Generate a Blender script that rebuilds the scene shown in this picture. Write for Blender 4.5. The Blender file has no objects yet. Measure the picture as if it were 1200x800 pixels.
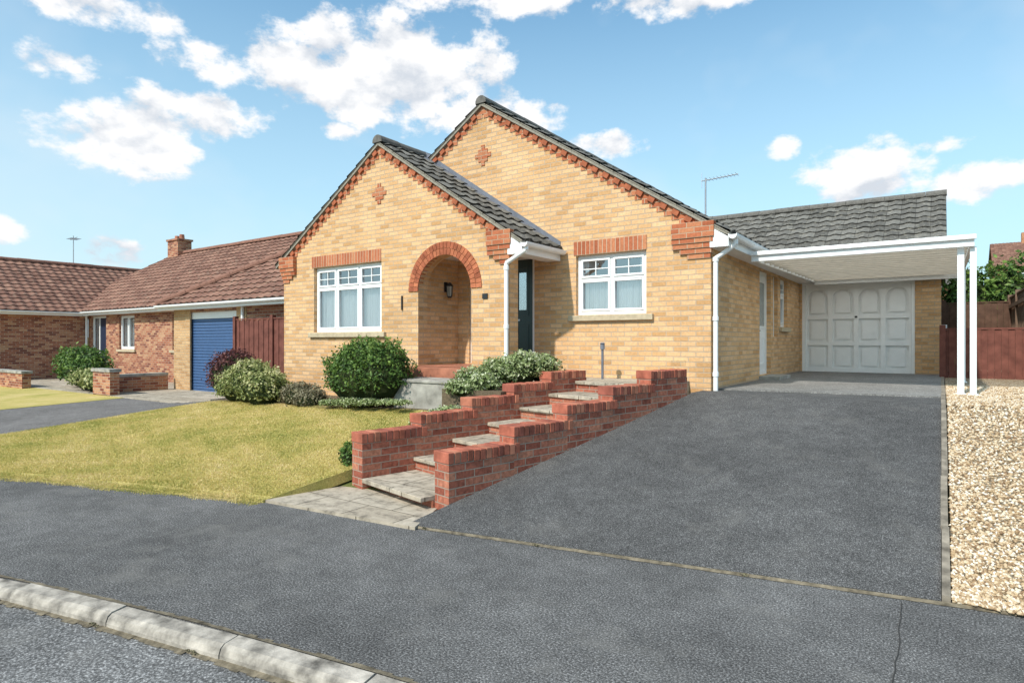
import bpy, math, random
import numpy as np
from mathutils import Vector
from mathutils.geometry import tessellate_polygon
random.seed(4)
sc=bpy.context.scene
COL=sc.collection
# ---------------------------------------------------------------- materials
class N:
    def __init__(s,name,rough=.8,spec=.3):
        s.m=bpy.data.materials.new(name); s.m.use_nodes=True
        s.t=s.m.node_tree; s.n=s.t.nodes; s.l=s.t.links
        s.b=s.n['Principled BSDF']; s.b.inputs['Roughness'].default_value=rough
        s.b.inputs['Specular IOR Level'].default_value=spec
    def new(s,t,**k):
        n=s.n.new(t)
        for a,v in k.items(): setattr(n,a,v)
        return n
    def link(s,a,b): s.l.new(a,b)
    def coords(s,kind='Object'):
        return s.new('ShaderNodeTexCoord').outputs[kind]
    def noise(s,scale,detail=4,rough=.55,vec=None,dist=0):
        n=s.new('ShaderNodeTexNoise'); n.inputs['Scale'].default_value=scale
        n.inputs['Detail'].default_value=detail; n.inputs['Roughness'].default_value=rough
        n.inputs['Distortion'].default_value=dist
        s.link(vec if vec is not None else s.coords(),n.inputs['Vector']); return n.outputs['Fac']
    def ramp(s,fac,stops,interp='LINEAR'):
        r=s.new('ShaderNodeValToRGB'); r.color_ramp.interpolation=interp
        e=r.color_ramp.elements
        while len(e)<len(stops): e.new(.5)
        for i,(p,c) in enumerate(stops):
            e[i].position=p; e[i].color=(c,c,c,1) if not hasattr(c,'__len__') else (*c,1)
        s.link(fac,r.inputs[0]); return r.outputs[0]
    def mix(s,fac,a,b,mode='MIX'):
        m=s.new('ShaderNodeMix',data_type='RGBA',blend_type=mode)
        for sock,val in ((m.inputs[0],fac),(m.inputs[6],a),(m.inputs[7],b)):
            if isinstance(val,(int,float)): sock.default_value=val
            elif isinstance(val,tuple): sock.default_value=(*val,1)
            else: s.link(val,sock)
        return m.outputs[2]
    def bump(s,h,st=.3,dist=.01):
        b=s.new('ShaderNodeBump'); b.inputs['Strength'].default_value=st; b.inputs['Distance'].default_value=dist
        s.link(h,b.inputs['Height']); s.link(b.outputs[0],s.b.inputs['Normal'])
    def col(s,c):
        if isinstance(c,tuple): s.b.inputs['Base Color'].default_value=(*c,1)
        else: s.link(c,s.b.inputs['Base Color'])
        return s.m

def plain(name,c,rough=.6,spec=.4,var=.12,scale=8,metal=0,bump=0):
    n=N(name,rough,spec)
    f=n.noise(scale,5)
    n.col(n.mix(1.0,c,n.ramp(f,[(.25,1-var),(.75,1+var*.6)]),'MULTIPLY'))
    n.b.inputs['Metallic'].default_value=metal
    if bump: n.bump(n.noise(scale*12,3),bump,.003)
    return n.m

def brick_mat(name,c1,c2,c3,mortar,bw=.225,rh=.075,ms=.006,off=.5,var=.2,seed=0):
    n=N(name,.9,.15)
    uv=n.coords('UV')
    def B(a,b,mo):
        t=n.new('ShaderNodeTexBrick'); t.offset=off; t.squash=1
        t.inputs['Scale'].default_value=1; t.inputs['Brick Width'].default_value=bw
        t.inputs['Row Height'].default_value=rh; t.inputs['Mortar Size'].default_value=ms
        t.inputs['Mortar Smooth'].default_value=.15; t.inputs['Bias'].default_value=0
        t.inputs['Color1'].default_value=(*a,1); t.inputs['Color2'].default_value=(*b,1); t.inputs['Mortar'].default_value=(*mo,1)
        n.link(uv,t.inputs['Vector']); return t
    t1=B((0,0,0),(1,1,1),(.5,.5,.5))
    br=n.ramp(t1.outputs['Color'],[(0,c1),(.45,c2),(1,c3)])
    f=n.noise(28,4); br=n.mix(1,br,n.ramp(f,[(.3,1-var),(.7,1+var*.5)]),'MULTIPLY')
    c=n.mix(t1.outputs['Fac'],br,mortar)
    g=n.noise(.9,6,.6); c=n.mix(1,c,n.ramp(g,[(.3,.86),(.7,1.07)]),'MULTIPLY')
    n.col(c)
    inv=n.new('ShaderNodeMath',operation='SUBTRACT'); inv.inputs[0].default_value=1; n.link(t1.outputs['Fac'],inv.inputs[1])
    ad=n.new('ShaderNodeMath',operation='MULTIPLY_ADD'); n.link(f,ad.inputs[0]); ad.inputs[1].default_value=.5; n.link(inv.outputs[0],ad.inputs[2])
    n.bump(ad.outputs[0],.8,.01)
    return n.m

def tile_mat(name,a,b,c,lichen,lf=.25):
    n=N(name,.85,.2); uv=n.coords('UV')
    t=n.new('ShaderNodeTexBrick'); t.offset=0
    for k,v in (('Scale',1),('Brick Width',.3),('Row Height',.3),('Mortar Size',.004),('Mortar Smooth',.3),('Bias',0)): t.inputs[k].default_value=v
    t.inputs['Color1'].default_value=(0,0,0,1); t.inputs['Color2'].default_value=(1,1,1,1); t.inputs['Mortar'].default_value=(.3,.3,.3,1)
    n.link(uv,t.inputs['Vector'])
    base=n.ramp(t.outputs['Color'],[(0,a),(.5,b),(1,c)])
    base=n.mix(t.outputs['Fac'],base,(a[0]*.3,a[1]*.3,a[2]*.3))
    f=n.noise(11,8,.7); base=n.mix(n.ramp(f,[(.52,0.),(.68,lf*2.4)]),base,lichen)
    g=n.noise(60,3); base=n.mix(1,base,n.ramp(g,[(.3,.8),(.7,1.15)]),'MULTIPLY')
    n.col(base); n.bump(g,.3,.004); return n.m

def asphalt(name,lo,mid,hi,patch=.25,tint=(1,1,1),sc1=110):
    n=N(name,.95,.15)
    f=n.noise(sc1,3,.85)
    s=lambda v:tuple(v*t for t in tint)
    c=n.ramp(f,[(.40,s(lo)),(.47,s(mid*.8)),(.55,s(mid*1.2)),(.60,s(hi)),(.66,s(hi*1.4))])
    g=n.noise(.7,6,.65); c=n.mix(1,c,n.ramp(g,[(.3,1-patch),(.7,1+patch*.8)]),'MULTIPLY')
    g=n.noise(6,7,.8); c=n.mix(1,c,n.ramp(g,[(.35,.80),(.65,1.2)]),'MULTIPLY')
    h=n.noise(1.6,7,.75); c=n.mix(n.ramp(h,[(.53,0.),(.72,.5)]),c,(hi*.8,hi*.75,hi*.68))
    n.col(c); n.bump(f,.6,.006); return n.m

BUFF=brick_mat('buff_brick',(.56,.315,.14),(.69,.415,.205),(.77,.49,.265),(.51,.385,.27),ms=.0075,var=.17)
RED=brick_mat('red_brick',(.36,.105,.05),(.48,.155,.075),(.54,.22,.11),(.52,.38,.26),ms=.0055)
SOLD=brick_mat('red_soldier_brick',(.38,.115,.055),(.48,.16,.08),(.54,.23,.115),(.56,.41,.29),bw=.075,rh=.225,off=0,ms=.006)
GARD=brick_mat('garden_wall_brick',(.28,.085,.055),(.41,.135,.085),(.50,.21,.13),(.37,.27,.21),ms=.006,var=.35)
NBR=brick_mat('neighbour_brick',(.20,.065,.045),(.40,.145,.08),(.54,.30,.17),(.48,.38,.29),var=.3)
BUFF2=brick_mat('neighbour_buff_brick',(.46,.26,.12),(.56,.34,.17),(.62,.40,.21),(.5,.4,.28))
TG=tile_mat('grey_roof_tile',(.085,.08,.07),(.13,.122,.108),(.18,.17,.15),(.36,.33,.27),.3)
TB=tile_mat('brown_roof_tile',(.17,.082,.058),(.24,.12,.085),(.31,.165,.115),(.28,.23,.17),.25)
WH=plain('white_upvc',(.84,.84,.83),.35,.4,.04)
WHG=plain('white_garage_paint',(.88,.87,.85),.45,.4,.04)
STN=plain('stone_sill',(.50,.41,.28),.85,.2,.25,14)
LEAD=plain('lead_flashing',(.16,.17,.20),.55,.4,.3,10)
BLK=plain('black_metal',(.02,.02,.022),.4,.5,.2)
GRN=plain('dark_green_door_paint',(.012,.035,.032),.35,.5,.2)
BLUE=plain('blue_roller_paint',(.06,.12,.25),.45,.4,.1)
TERR=plain('terracotta_tile',(.38,.15,.09),.7,.3,.4,6)
ALU=plain('aerial_aluminium',(.45,.46,.48),.4,.5,.1,metal=.7)
CONC=plain('concrete',(.36,.34,.30),.9,.2,.55,5,bump=.4)
KERB=plain('kerb_concrete',(.40,.355,.30),.9,.2,.85,9,bump=.8)
FENR=plain('red_brown_fence_wood',(.17,.062,.046),.8,.2,.4,6,bump=.4)
FEND=plain('dark_brown_fence_wood',(.11,.06,.04),.8,.2,.4,6,bump=.4)
FENG=plain('weathered_fence_wood',(.20,.13,.09),.85,.2,.35,6,bump=.4)
SOIL=plain('bed_soil',(.15,.115,.075),.95,.1,.5,30,bump=.9)
JOINT=plain('joint_grit',(.20,.165,.115),.95,.1,.7,18,bump=.9)
SEAM=plain('bitumen_seam',(.045,.042,.038),.7,.3,.4,18)
DARK=plain('room_dark',(.07,.068,.065),.9,.1,.1)
MORT=plain('verge_mortar',(.30,.27,.22),.9,.1,.35,20)
RIDG=plain('grey_ridge_tile',(.15,.14,.125),.85,.2,.35,16)
RIDB=plain('brown_ridge_tile',(.24,.12,.085),.85,.2,.3,12)
LAMPG=plain('lamp_glass',(.35,.33,.28),.2,.5,.1)
def curtain():
    n=N('net_curtain',.9,.1); w=n.new('ShaderNodeTexWave'); w.inputs['Scale'].default_value=9; w.inputs['Distortion'].default_value=3
    w.bands_direction='X'
    n.link(n.coords('UV'),w.inputs['Vector'])
    n.col(n.ramp(w.outputs['Fac'],[(0,.76),(1,.92)])); return n.m
CUR=curtain()
def glass():
    n=N('window_glass'); t=n.t; n.n.remove(n.b)
    out=[x for x in n.n if x.type=='OUTPUT_MATERIAL'][0]
    tr=n.new('ShaderNodeBsdfTransparent'); tr.inputs[0].default_value=(.93,.95,.95,1)
    gl=n.new('ShaderNodeBsdfGlossy'); gl.inputs['Roughness'].default_value=.03; gl.inputs[0].default_value=(.95,.97,1,1)
    fr=n.new('ShaderNodeLayerWeight'); fr.inputs['Blend'].default_value=.35
    mr=n.new('ShaderNodeMapRange'); mr.inputs['To Min'].default_value=.30; mr.inputs['To Max'].default_value=.85
    n.link(fr.outputs['Fresnel'],mr.inputs['Value'])
    mx=n.new('ShaderNodeMixShader'); n.link(mr.outputs[0],mx.inputs[0]); n.link(tr.outputs[0],mx.inputs[1]); n.link(gl.outputs[0],mx.inputs[2])
    n.link(mx.outputs[0],out.inputs[0]); return n.m
GL=glass()
def poly():
    n=N('polycarbonate_sheet'); out=[x for x in n.n if x.type=='OUTPUT_MATERIAL'][0]
    n.col((.85,.82,.75)); tl=n.new('ShaderNodeBsdfTranslucent'); tl.inputs[0].default_value=(.96,.93,.86,1)
    mx=n.new('ShaderNodeMixShader'); mx.inputs[0].default_value=.8
    n.link(n.b.outputs[0],mx.inputs[1]); n.link(tl.outputs[0],mx.inputs[2]); n.link(mx.outputs[0],out.inputs[0]); return n.m
POLY=poly()
DRV=asphalt('driveway_asphalt',.035,.088,.21,.22,(1,.965,.935),110)
PAV=asphalt('pavement_asphalt',.045,.120,.27,.30,(1.0,.96,.92),85)
ROAD=asphalt('road_asphalt',.07,.16,.34,.25,(1,.965,.93),70)
NDR=asphalt('neighbour_driveway_asphalt',.09,.15,.30,.2,(1,.92,.86),80)
APR=asphalt('concrete_apron',.15,.20,.28,.2,(1,.96,.90),60)
def slabmat():
    n=N('paving_slab',.9,.2); uv=n.coords('UV')
    t=n.new('ShaderNodeTexBrick'); t.offset=.5
    for k,v in (('Scale',1),('Brick Width',.6),('Row Height',.45),('Mortar Size',.007),('Mortar Smooth',.2)): t.inputs[k].default_value=v
    t.inputs['Color1'].default_value=(.37,.31,.235,1); t.inputs['Color2'].default_value=(.49,.42,.33,1); t.inputs['Mortar'].default_value=(.12,.10,.07,1)
    n.link(uv,t.inputs['Vector']); f=n.noise(7,7,.75)
    c=n.mix(1,t.outputs['Color'],n.ramp(f,[(.35,.45),(.5,.9),(.68,1.15)]),'MULTIPLY'); n.col(c); n.bump(n.noise(60,4),.5,.004); return n.m
SLAB=slabmat()
def grassmat(name,ca,cb,cc):
    n=N(name,.95,.1); f=n.noise(1.1,6,.65); c=n.ramp(f,[(.3,ca),(.5,cb),(.68,cc)])
    g=n.noise(60,4,.7); c=n.mix(1,c,n.ramp(g,[(.3,.65),(.7,1.25)]),'MULTIPLY'); n.col(c); n.bump(g,.9,.02); return n.m
LAWN=grassmat('lawn_grass',(.36,.33,.09),(.52,.42,.14),(.62,.48,.21))
FLD=grassmat('field_grass',(.09,.12,.03),(.14,.16,.05),(.2,.19,.07))
def gravelmat():
    n=N('gravel',.9,.2); v=n.new('ShaderNodeTexVoronoi'); v.inputs['Scale'].default_value=42; n.link(n.coords(),v.inputs['Vector'])
    sp=n.new('ShaderNodeSeparateColor'); n.link(v.outputs['Color'],sp.inputs[0])
    c=n.ramp(sp.outputs[0],[(0,(.22,.14,.075)),(.35,(.44,.31,.18)),(.7,(.56,.44,.29)),(1,(.68,.60,.48))])
    c=n.mix(1,c,n.ramp(v.outputs['Distance'],[(.3,1.05),(.65,.35)]),'MULTIPLY'); n.col(c)
    n.bump(n.ramp(v.outputs['Distance'],[(0,1.),(.7,0.)]),1,.015); return n.m
GRAV=gravelmat()
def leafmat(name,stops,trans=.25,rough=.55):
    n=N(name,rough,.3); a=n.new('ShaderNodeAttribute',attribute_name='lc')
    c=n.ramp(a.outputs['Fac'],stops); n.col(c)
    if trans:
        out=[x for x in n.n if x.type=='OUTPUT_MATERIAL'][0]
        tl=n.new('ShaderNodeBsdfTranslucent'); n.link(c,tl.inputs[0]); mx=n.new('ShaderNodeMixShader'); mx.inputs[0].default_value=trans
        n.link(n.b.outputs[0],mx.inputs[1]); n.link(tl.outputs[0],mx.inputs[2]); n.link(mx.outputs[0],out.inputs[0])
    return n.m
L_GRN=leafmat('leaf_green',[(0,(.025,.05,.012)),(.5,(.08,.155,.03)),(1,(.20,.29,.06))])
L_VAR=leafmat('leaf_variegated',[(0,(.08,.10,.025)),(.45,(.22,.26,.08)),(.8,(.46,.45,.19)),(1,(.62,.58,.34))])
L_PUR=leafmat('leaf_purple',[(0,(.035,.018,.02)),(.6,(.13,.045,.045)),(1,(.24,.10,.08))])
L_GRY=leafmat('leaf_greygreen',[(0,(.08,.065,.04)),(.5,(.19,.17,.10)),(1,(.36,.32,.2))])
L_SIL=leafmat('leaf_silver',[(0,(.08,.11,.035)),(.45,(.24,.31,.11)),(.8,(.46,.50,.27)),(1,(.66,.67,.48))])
L_BLD=leafmat('grass_blade',[(0,(.29,.31,.075)),(.4,(.53,.45,.14)),(.75,(.68,.54,.23)),(1,(.82,.66,.38))],.35,.8)
L_STN=leafmat('gravel_stone',[(0,(.22,.13,.07)),(.35,(.46,.32,.18)),(.7,(.60,.47,.31)),(1,(.78,.71,.60))],0,.8)
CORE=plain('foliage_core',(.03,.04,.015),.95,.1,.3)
# ---------------------------------------------------------------- mesh builder
def V(*a): return Vector(a)
def newell(p):
    n=Vector((0,0,0))
    for i in range(len(p)):
        a=p[i]; b=p[(i+1)%len(p)]
        n.x+=(a.y-b.y)*(a.z+b.z); n.y+=(a.z-b.z)*(a.x+b.x); n.z+=(a.x-b.x)*(a.y+b.y)
    return n.normalized() if n.length>1e-12 else Vector((0,0,1))
class MB:
    def __init__(s): s.v=[]; s.f=[]; s.uv=[]; s.m=[]; s.o=(0,0)
    def face(s,pts,m=0,uv=None,out=None):
        pts=[Vector(p) for p in pts]; n=newell(pts)
        if out is not None and n.dot(out)<0:
            pts=pts[::-1]; n=-n
            if uv: uv=uv[::-1]
        if uv is None:
            if abs(n.z)>.75: uv=[(p.x+s.o[0],p.y+s.o[1]) for p in pts]
            else:
                t=Vector((-n.y,n.x,0)).normalized()
                if abs(t.x)>=abs(t.y):
                    if t.x<0: t=-t
                elif t.y<0: t=-t
                uv=[(p.dot(t)+s.o[0],p.z+s.o[1]) for p in pts]
        i=len(s.v); s.v+=[tuple(p) for p in pts]; s.f.append(tuple(range(i,i+len(pts)))); s.uv.append(uv); s.m.append(m)
    def obox(s,o,a,b,c,m=0):
        o,a,b,c=map(Vector,(o,a,b,c)); ctr=o+(a+b+c)/2
        for q in ([o,o+a,o+a+b,o+b],[o+c,o+a+c,o+a+b+c,o+b+c],[o,o+a,o+a+c,o+c],[o+b,o+a+b,o+a+b+c,o+b+c],[o,o+b,o+b+c,o+c],[o+a,o+a+b,o+a+b+c,o+a+c]):
            s.face(q,m,out=sum(q,Vector())/4-ctr)
    def box(s,x0,x1,y0,y1,z0,z1,m=0): s.obox((x0,y0,z0),(x1-x0,0,0),(0,y1-y0,0),(0,0,z1-z0),m)
    def prism(s,poly,y0,y1,m=0):
        c=Vector((sum(p[0] for p in poly)/len(poly),(y0+y1)/2,sum(p[1] for p in poly)/len(poly)))
        s.face([V(x,y0,z) for x,z in poly],m,out=V(0,y0-y1,0)); s.face([V(x,y1,z) for x,z in poly],m,out=V(0,y1-y0,0))
        for i in range(len(poly)):
            a=poly[i]; b=poly[(i+1)%len(poly)]; q=[V(a[0],y0,a[1]),V(b[0],y0,b[1]),V(b[0],y1,b[1]),V(a[0],y1,a[1])]
            s.face(q,m,out=sum(q,Vector())/4-c)
    def cyl(s,p0,p1,r,n=12,m=0,r2=None,cap=True,arc=(0,2*math.pi)):
        p0,p1=Vector(p0),Vector(p1); d=(p1-p0).normalized(); r2=r if r2 is None else r2
        a=d.orthogonal().normalized() if abs(d.z)>.9 else d.cross(V(0,0,1)).normalized(); b=a.cross(d)
        if b.z<0: b=-b
        P=[];Q=[]
        for i in range(n+1):
            t=arc[0]+(arc[1]-arc[0])*i/n; w=a*math.cos(t)+b*math.sin(t); P.append(p0+w*r); Q.append(p1+w*r2)
        for i in range(n): s.face([P[i],P[i+1],Q[i+1],Q[i]],m,out=(P[i]+P[i+1])/2-p0)
        if cap: s.face(P[:-1] if arc[1]-arc[0]>6.2 else P,m,out=-d); s.face(Q[:-1] if arc[1]-arc[0]>6.2 else Q,m,out=d)
    def wall(s,o,ux,outer,holes,inward,m=0,mh=None):
        o=Vector(o); ux=Vector(ux); inw=Vector(inward)
        polys=[[Vector((a,b,0)) for a,b in outer]]+[[Vector((a,b,0)) for a,b in h] for h in holes]
        flat=[p for q in polys for p in q]; P=lambda p,k=0:o+ux*p.x+V(0,0,p.y)+inw*k
        for t in tessellate_polygon(polys):
            s.face([P(flat[i]) for i in t],m,out=-inw)
            s.face([P(flat[i],1) for i in t],m,out=inw)
        for q in polys[1:]:
            c=sum((P(p) for p in q),Vector())/len(q)
            for i in range(len(q)):
                a,b=q[i],q[(i+1)%len(q)]; f=[P(a),P(b),P(b,1),P(a,1)]
                s.face(f,m if mh is None else mh,out=c-(P(a)+P(b))/2)
        q=polys[0]; c=sum((P(p) for p in q),Vector())/len(q)
        for i in range(len(q)):
            a,b=q[i],q[(i+1)%len(q)]; s.face([P(a),P(b),P(b,1),P(a,1)],m,out=(P(a)+P(b))/2-c)
    def build(s,name,mats,parent=None,smooth=False,bevel=0):
        me=bpy.data.meshes.new(name); me.from_pydata(s.v,[],s.f)
        if not isinstance(mats,(list,tuple)): mats=[mats]
        for x in mats: me.materials.append(x)
        u=me.uv_layers.new(name='UVMap'); u.data.foreach_set('uv',[c for f in s.uv for p in f for c in p])
        me.polygons.foreach_set('material_index',s.m)
        me.update(); ob=bpy.data.objects.new(name,me); COL.objects.link(ob)
        if parent: ob.parent=parent
        if bevel:
            import bmesh
            bm=bmesh.new(); bm.from_mesh(me); bmesh.ops.remove_doubles(bm,verts=bm.verts,dist=.0005)
            bm.to_mesh(me); bm.free()
            b=ob.modifiers.new('bevel','BEVEL'); b.width=bevel; b.segments=2; b.limit_method='ANGLE'
        return ob
def empty(name):
    e=bpy.data.objects.new(name,None); COL.objects.link(e); return e
def np_mesh(name,Vv,F,mat,attr=None,parent=None):
    me=bpy.data.meshes.new(name); m,k=F.shape
    me.vertices.add(len(Vv)); me.vertices.foreach_set('co',Vv.astype('f').ravel())
    me.loops.add(m*k); me.loops.foreach_set('vertex_index',F.astype('i').ravel())
    me.polygons.add(m); me.polygons.foreach_set('loop_start',np.arange(0,m*k,k,dtype='i'))
    me.update(calc_edges=True); me.validate()
    if attr is not None:
        a=me.attributes.new('lc','FLOAT','POINT'); a.data.foreach_set('value',attr.astype('f'))
    me.materials.append(mat); ob=bpy.data.objects.new(name,me); COL.objects.link(ob)
    if parent: ob.parent=parent
    return ob
# ---------------------------------------------------------------- terrain
def interp(x,pts): return float(np.interp(x,[p[0] for p in pts],[p[1] for p in pts]))
YE=[(-60,-14),(-30,-4.6),(-20,-1.2),(-12,1.45),(-9.04,2.47),(-5.4,3.60),(-3.56,3.86),(0,4.55),(3,5.15),(60,17)]
YK=[(-60,-16.5),(-30,-7),(-20,-3.4),(-12,-.85),(-8,.46),(-5.1,1.34),(-4.2,1.55),(-3.45,1.71),(-2.2,1.93),(0,2.25),(3,2.8),(60,14.5)]
ZH=[(-60,-1.5),(-14,-1.38),(-11.5,-1.12),(-8,-1.0),(-6,-.82),(-4.6,-.72),(-2.9,-.72),(60,-.72)]
PZ=-1.6
def Ye(x): return interp(x,YE)
def Yk(x): return interp(x,YK)
def T(x,y):
    e=Ye(x); zh=interp(x,ZH)
    yt=interp(x,[(-8,7.2),(-4.2,8.4),(60,8.4)])
    if y<=e: z=PZ
    else:
        t=min(1,(y-e)/max(.5,yt-e)); z=PZ+(zh-PZ)*t
    if y>30: z+=min(1,(y-30)/45)*2.8
    return z
def sheet(name,fn,nu,nv,zoff,mat,parent=None,zfun=None,skirt=.12):
    mb=MB(); g=[]
    for j in range(nv+1):
        r=[]
        for i in range(nu+1):
            x,y=fn(i/nu,j/nv); z=(zfun or T)(x,y)+zoff; r.append(V(x,y,z))
        g.append(r)
    for j in range(nv):
        for i in range(nu): mb.face([g[j][i],g[j][i+1],g[j+1][i+1],g[j+1][i]],0,out=V(0,0,1))
    if skirt:
        d=V(0,0,-skirt)
        ring=[g[0][i] for i in range(nu+1)]+[g[j][nu] for j in range(1,nv+1)]+[g[nv][i] for i in range(nu-1,-1,-1)]+[g[j][0] for j in range(nv-1,0,-1)]
        for i in range(len(ring)):
            a,b=ring[i],ring[(i+1)%len(ring)]; mb.face([a,b,b+d,a+d],0)
    return mb.build(name,mat,parent)
gx=np.concatenate([[-900,-500,-250,-120,-70],np.arange(-40,14.1,1.0),[20,35,70,150,400,900]])
gy=np.concatenate([[-600,-200,-80,-40,-20],np.arange(-10,22,1.0),[30,40,50,60,75,100,200,500,1200]])
mb=MB()
def gz(x,y): return (T(x,y)-.13) if y>Yk(x)+.5 else -1.95
for j in range(len(gy)-1):
    for i in range(len(gx)-1):
        q=[(gx[i],gy[j]),(gx[i+1],gy[j]),(gx[i+1],gy[j+1]),(gx[i],gy[j+1])]
        mb.face([V(a,b,gz(a,b)) for a,b in q],0,out=V(0,0,1))
mb.build('ground',FLD)
lerp=lambda a,b,t:a+(b-a)*t
sheet('road',lambda u,v:(lerp(-45,40,u),lerp(-25,Yk(lerp(-45,40,u)),v)),120,4,0,ROAD,zfun=lambda x,y:PZ-.075)
sheet('pavement',lambda u,v:(lerp(-45,40,u),lerp(Yk(lerp(-45,40,u))+.12,Ye(lerp(-45,40,u))+.25,v)),160,3,0,PAV,zfun=lambda x,y:PZ)
mb=MB()
def seam(pts,w):
    for (a,b),(c,d) in zip(pts[:-1],pts[1:]):
        l=math.hypot(c-a,d-b); nx,ny=-(d-b)/l*w,(c-a)/l*w
        mb.face([V(a-nx,b-ny,PZ+.004),V(c-nx,d-ny,PZ+.004),V(c+nx,d+ny,PZ+.004),V(a+nx,b+ny,PZ+.004)],0,out=V(0,0,1))
p=[( -.20,4.46)]
for i in range(24): p.append((-.19+.015*i/24+random.uniform(-.008,.008),4.46-.085*(i+1)))
seam(p,.003)
mb.build('pavement_seam',SEAM)
mb=MB(); x=-30.
def kp(x): return V(x,Yk(x),0)
while x<20:
    a=kp(x); 
    x2=x+.9
    while (kp(x2)-a).length>.915: x2-=.005
    b=kp(x2); d=(b-a).normalized(); nrm=V(-d.y,d.x,0); L=(b-a).length-.008
    dz=random.uniform(-.005,.005); o=V(a.x,a.y,PZ-.2+dz)-nrm*(.005+random.uniform(-.004,.004))
    pr=[(0,0),(0,.155),(.012,.185),(.035,.201),(.125,.206),(.125,0)]
    P=[o+nrm*p+V(0,0,q) for p,q in pr]; Q=[p+d*L for p in P]; ctr=(P[0]+Q[4])/2
    for i in range(6):
        j=(i+1)%6; f=[P[i],P[j],Q[j],Q[i]]; mb.face(f,0,out=sum(f,Vector())/4-ctr)
    mb.face(P,0,out=-d); mb.face(Q,0,out=d)
    x=x2
mb.build('kerb',KERB)
mb=MB(); xs=np.linspace(-12,2,240)
for i in range(len(xs)-1):
    a,b=xs[i],xs[i+1]; w1=.015+.03*random.random(); w2=.008+.01*random.random()
    mb.face([V(a,Yk(a)-w1-.01,PZ-.071),V(b,Yk(b)-w1-.01,PZ-.071),V(b,Yk(b)+.01,PZ-.062),V(a,Yk(a)+.01,PZ-.062)],0,out=V(0,0,1))
    mb.face([V(a,Yk(a)+.125,PZ+.008),V(b,Yk(b)+.125,PZ+.008),V(b,Yk(b)+.13+w2*2,PZ+.004),V(a,Yk(a)+.13+w2*2,PZ+.004)],0,out=V(0,0,1))
mb.build('road_channel_grit',JOINT)
# lawn
xr=lambda y:-5.32+.2*(y-4.6)
def lawnf(u,v):
    x=lerp(-12,-5.4,u); y=lerp(Ye(x)+.02,6.55+.12*math.sin(x*1.7),v); x=lerp(-12+.1*math.sin(y*2),xr(y),u); return x,lerp(Ye(x)+.02,6.55+.12*math.sin(x*1.7),v)
sheet('lawn',lawnf,60,30,.02,LAWN)
rng=np.random.default_rng(2)
nb=170000
uu=rng.random(nb); vv=rng.random(nb)**1.25
ex=np.array([p[0] for p in YE]); ey=np.array([p[1] for p in YE]); zx=np.array([p[0] for p in ZH]); zz=np.array([p[1] for p in ZH])
def Tn(x,y):
    e=np.interp(x,ex,ey); zh=np.interp(x,zx,zz); yt=np.interp(x,[-8,-4.2,60],[7.2,8.4,8.4])
    t=np.clip((y-e)/np.maximum(.5,yt-e),0,1); return PZ+(zh-PZ)*t
x=-12+6.6*uu; e=np.interp(x,ex,ey); y=e+(6.6-e)*vv; x=-12+(xr(y)+12)*uu; e=np.interp(x,ex,ey); y=e+(6.6-e)*vv
edge=.04*np.sin(x*7)*np.sin(x*3.1)-.03+.03*rng.standard_normal(nb)
y=np.where(vv<.04,y+edge,y)
z=Tn(x,y)+np.where(y<np.interp(x,ex,ey),.0,.02)
h=.008+.016*rng.random(nb); an=rng.random(nb)*6.28; w=.003+.0025*rng.random(nb)
tx=np.cos(an)*w; ty=np.sin(an)*w; lx=(rng.random(nb)-.5)*.03; ly=(rng.random(nb)-.5)*.03
Vv=np.stack([np.stack([x-tx,y-ty,z],1),np.stack([x+tx,y+ty,z],1),np.stack([x+lx,y+ly,z+h],1)],1).reshape(-1,3)
pat=.45+.22*np.sin(x*1.3+np.sin(y*2.1)*1.3)*np.cos(y*1.7+x*.6)+.20*np.sin(x*4.3+y*2+2*np.sin(y*3))*np.sin(y*5.1-x)+.12*np.sin(x*11+3*np.sin(y*7))*np.sin(y*13)+.20*rng.standard_normal(nb)
lawnob=bpy.data.objects['lawn']
np_mesh('grass_blades',Vv,np.arange(nb*3).reshape(-1,3),L_BLD,np.repeat(np.clip(pat,0,1),3),lawnob)
# driveway
def xl(y): return -3.71+.219*(y-4.3) if y<8.3 else -2.83
def drvf(u,v):
    x=lerp(-3.7,0,u); y=lerp(Ye(x)+.03,10.0,v); x=lerp(xl(y),0,u); return x,lerp(Ye(x)+.03,10.0,v)
sheet('driveway',drvf,24,60,.012,DRV)
sheet('concrete_apron',lambda u,v:(lerp(-2.72,.02,u),lerp(9.1-.0*u+u*.3,15.65,v)),6,20,.03,APR)
mb=MB()
xs=np.linspace(-3.7,1.2,120)
for i in range(len(xs)-1):
    a,b=xs[i],xs[i+1]; w1=.002+.008*random.random()
    mb.face([V(a,Ye(a)-.0-w1,PZ+.004),V(b,Ye(b)-.0-w1,PZ+.004),V(b,Ye(b)+.022,PZ+.0165),V(a,Ye(a)+.022,PZ+.0165)],0,out=V(0,0,1))
mb.build('driveway_edging_joint',JOINT)
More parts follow.
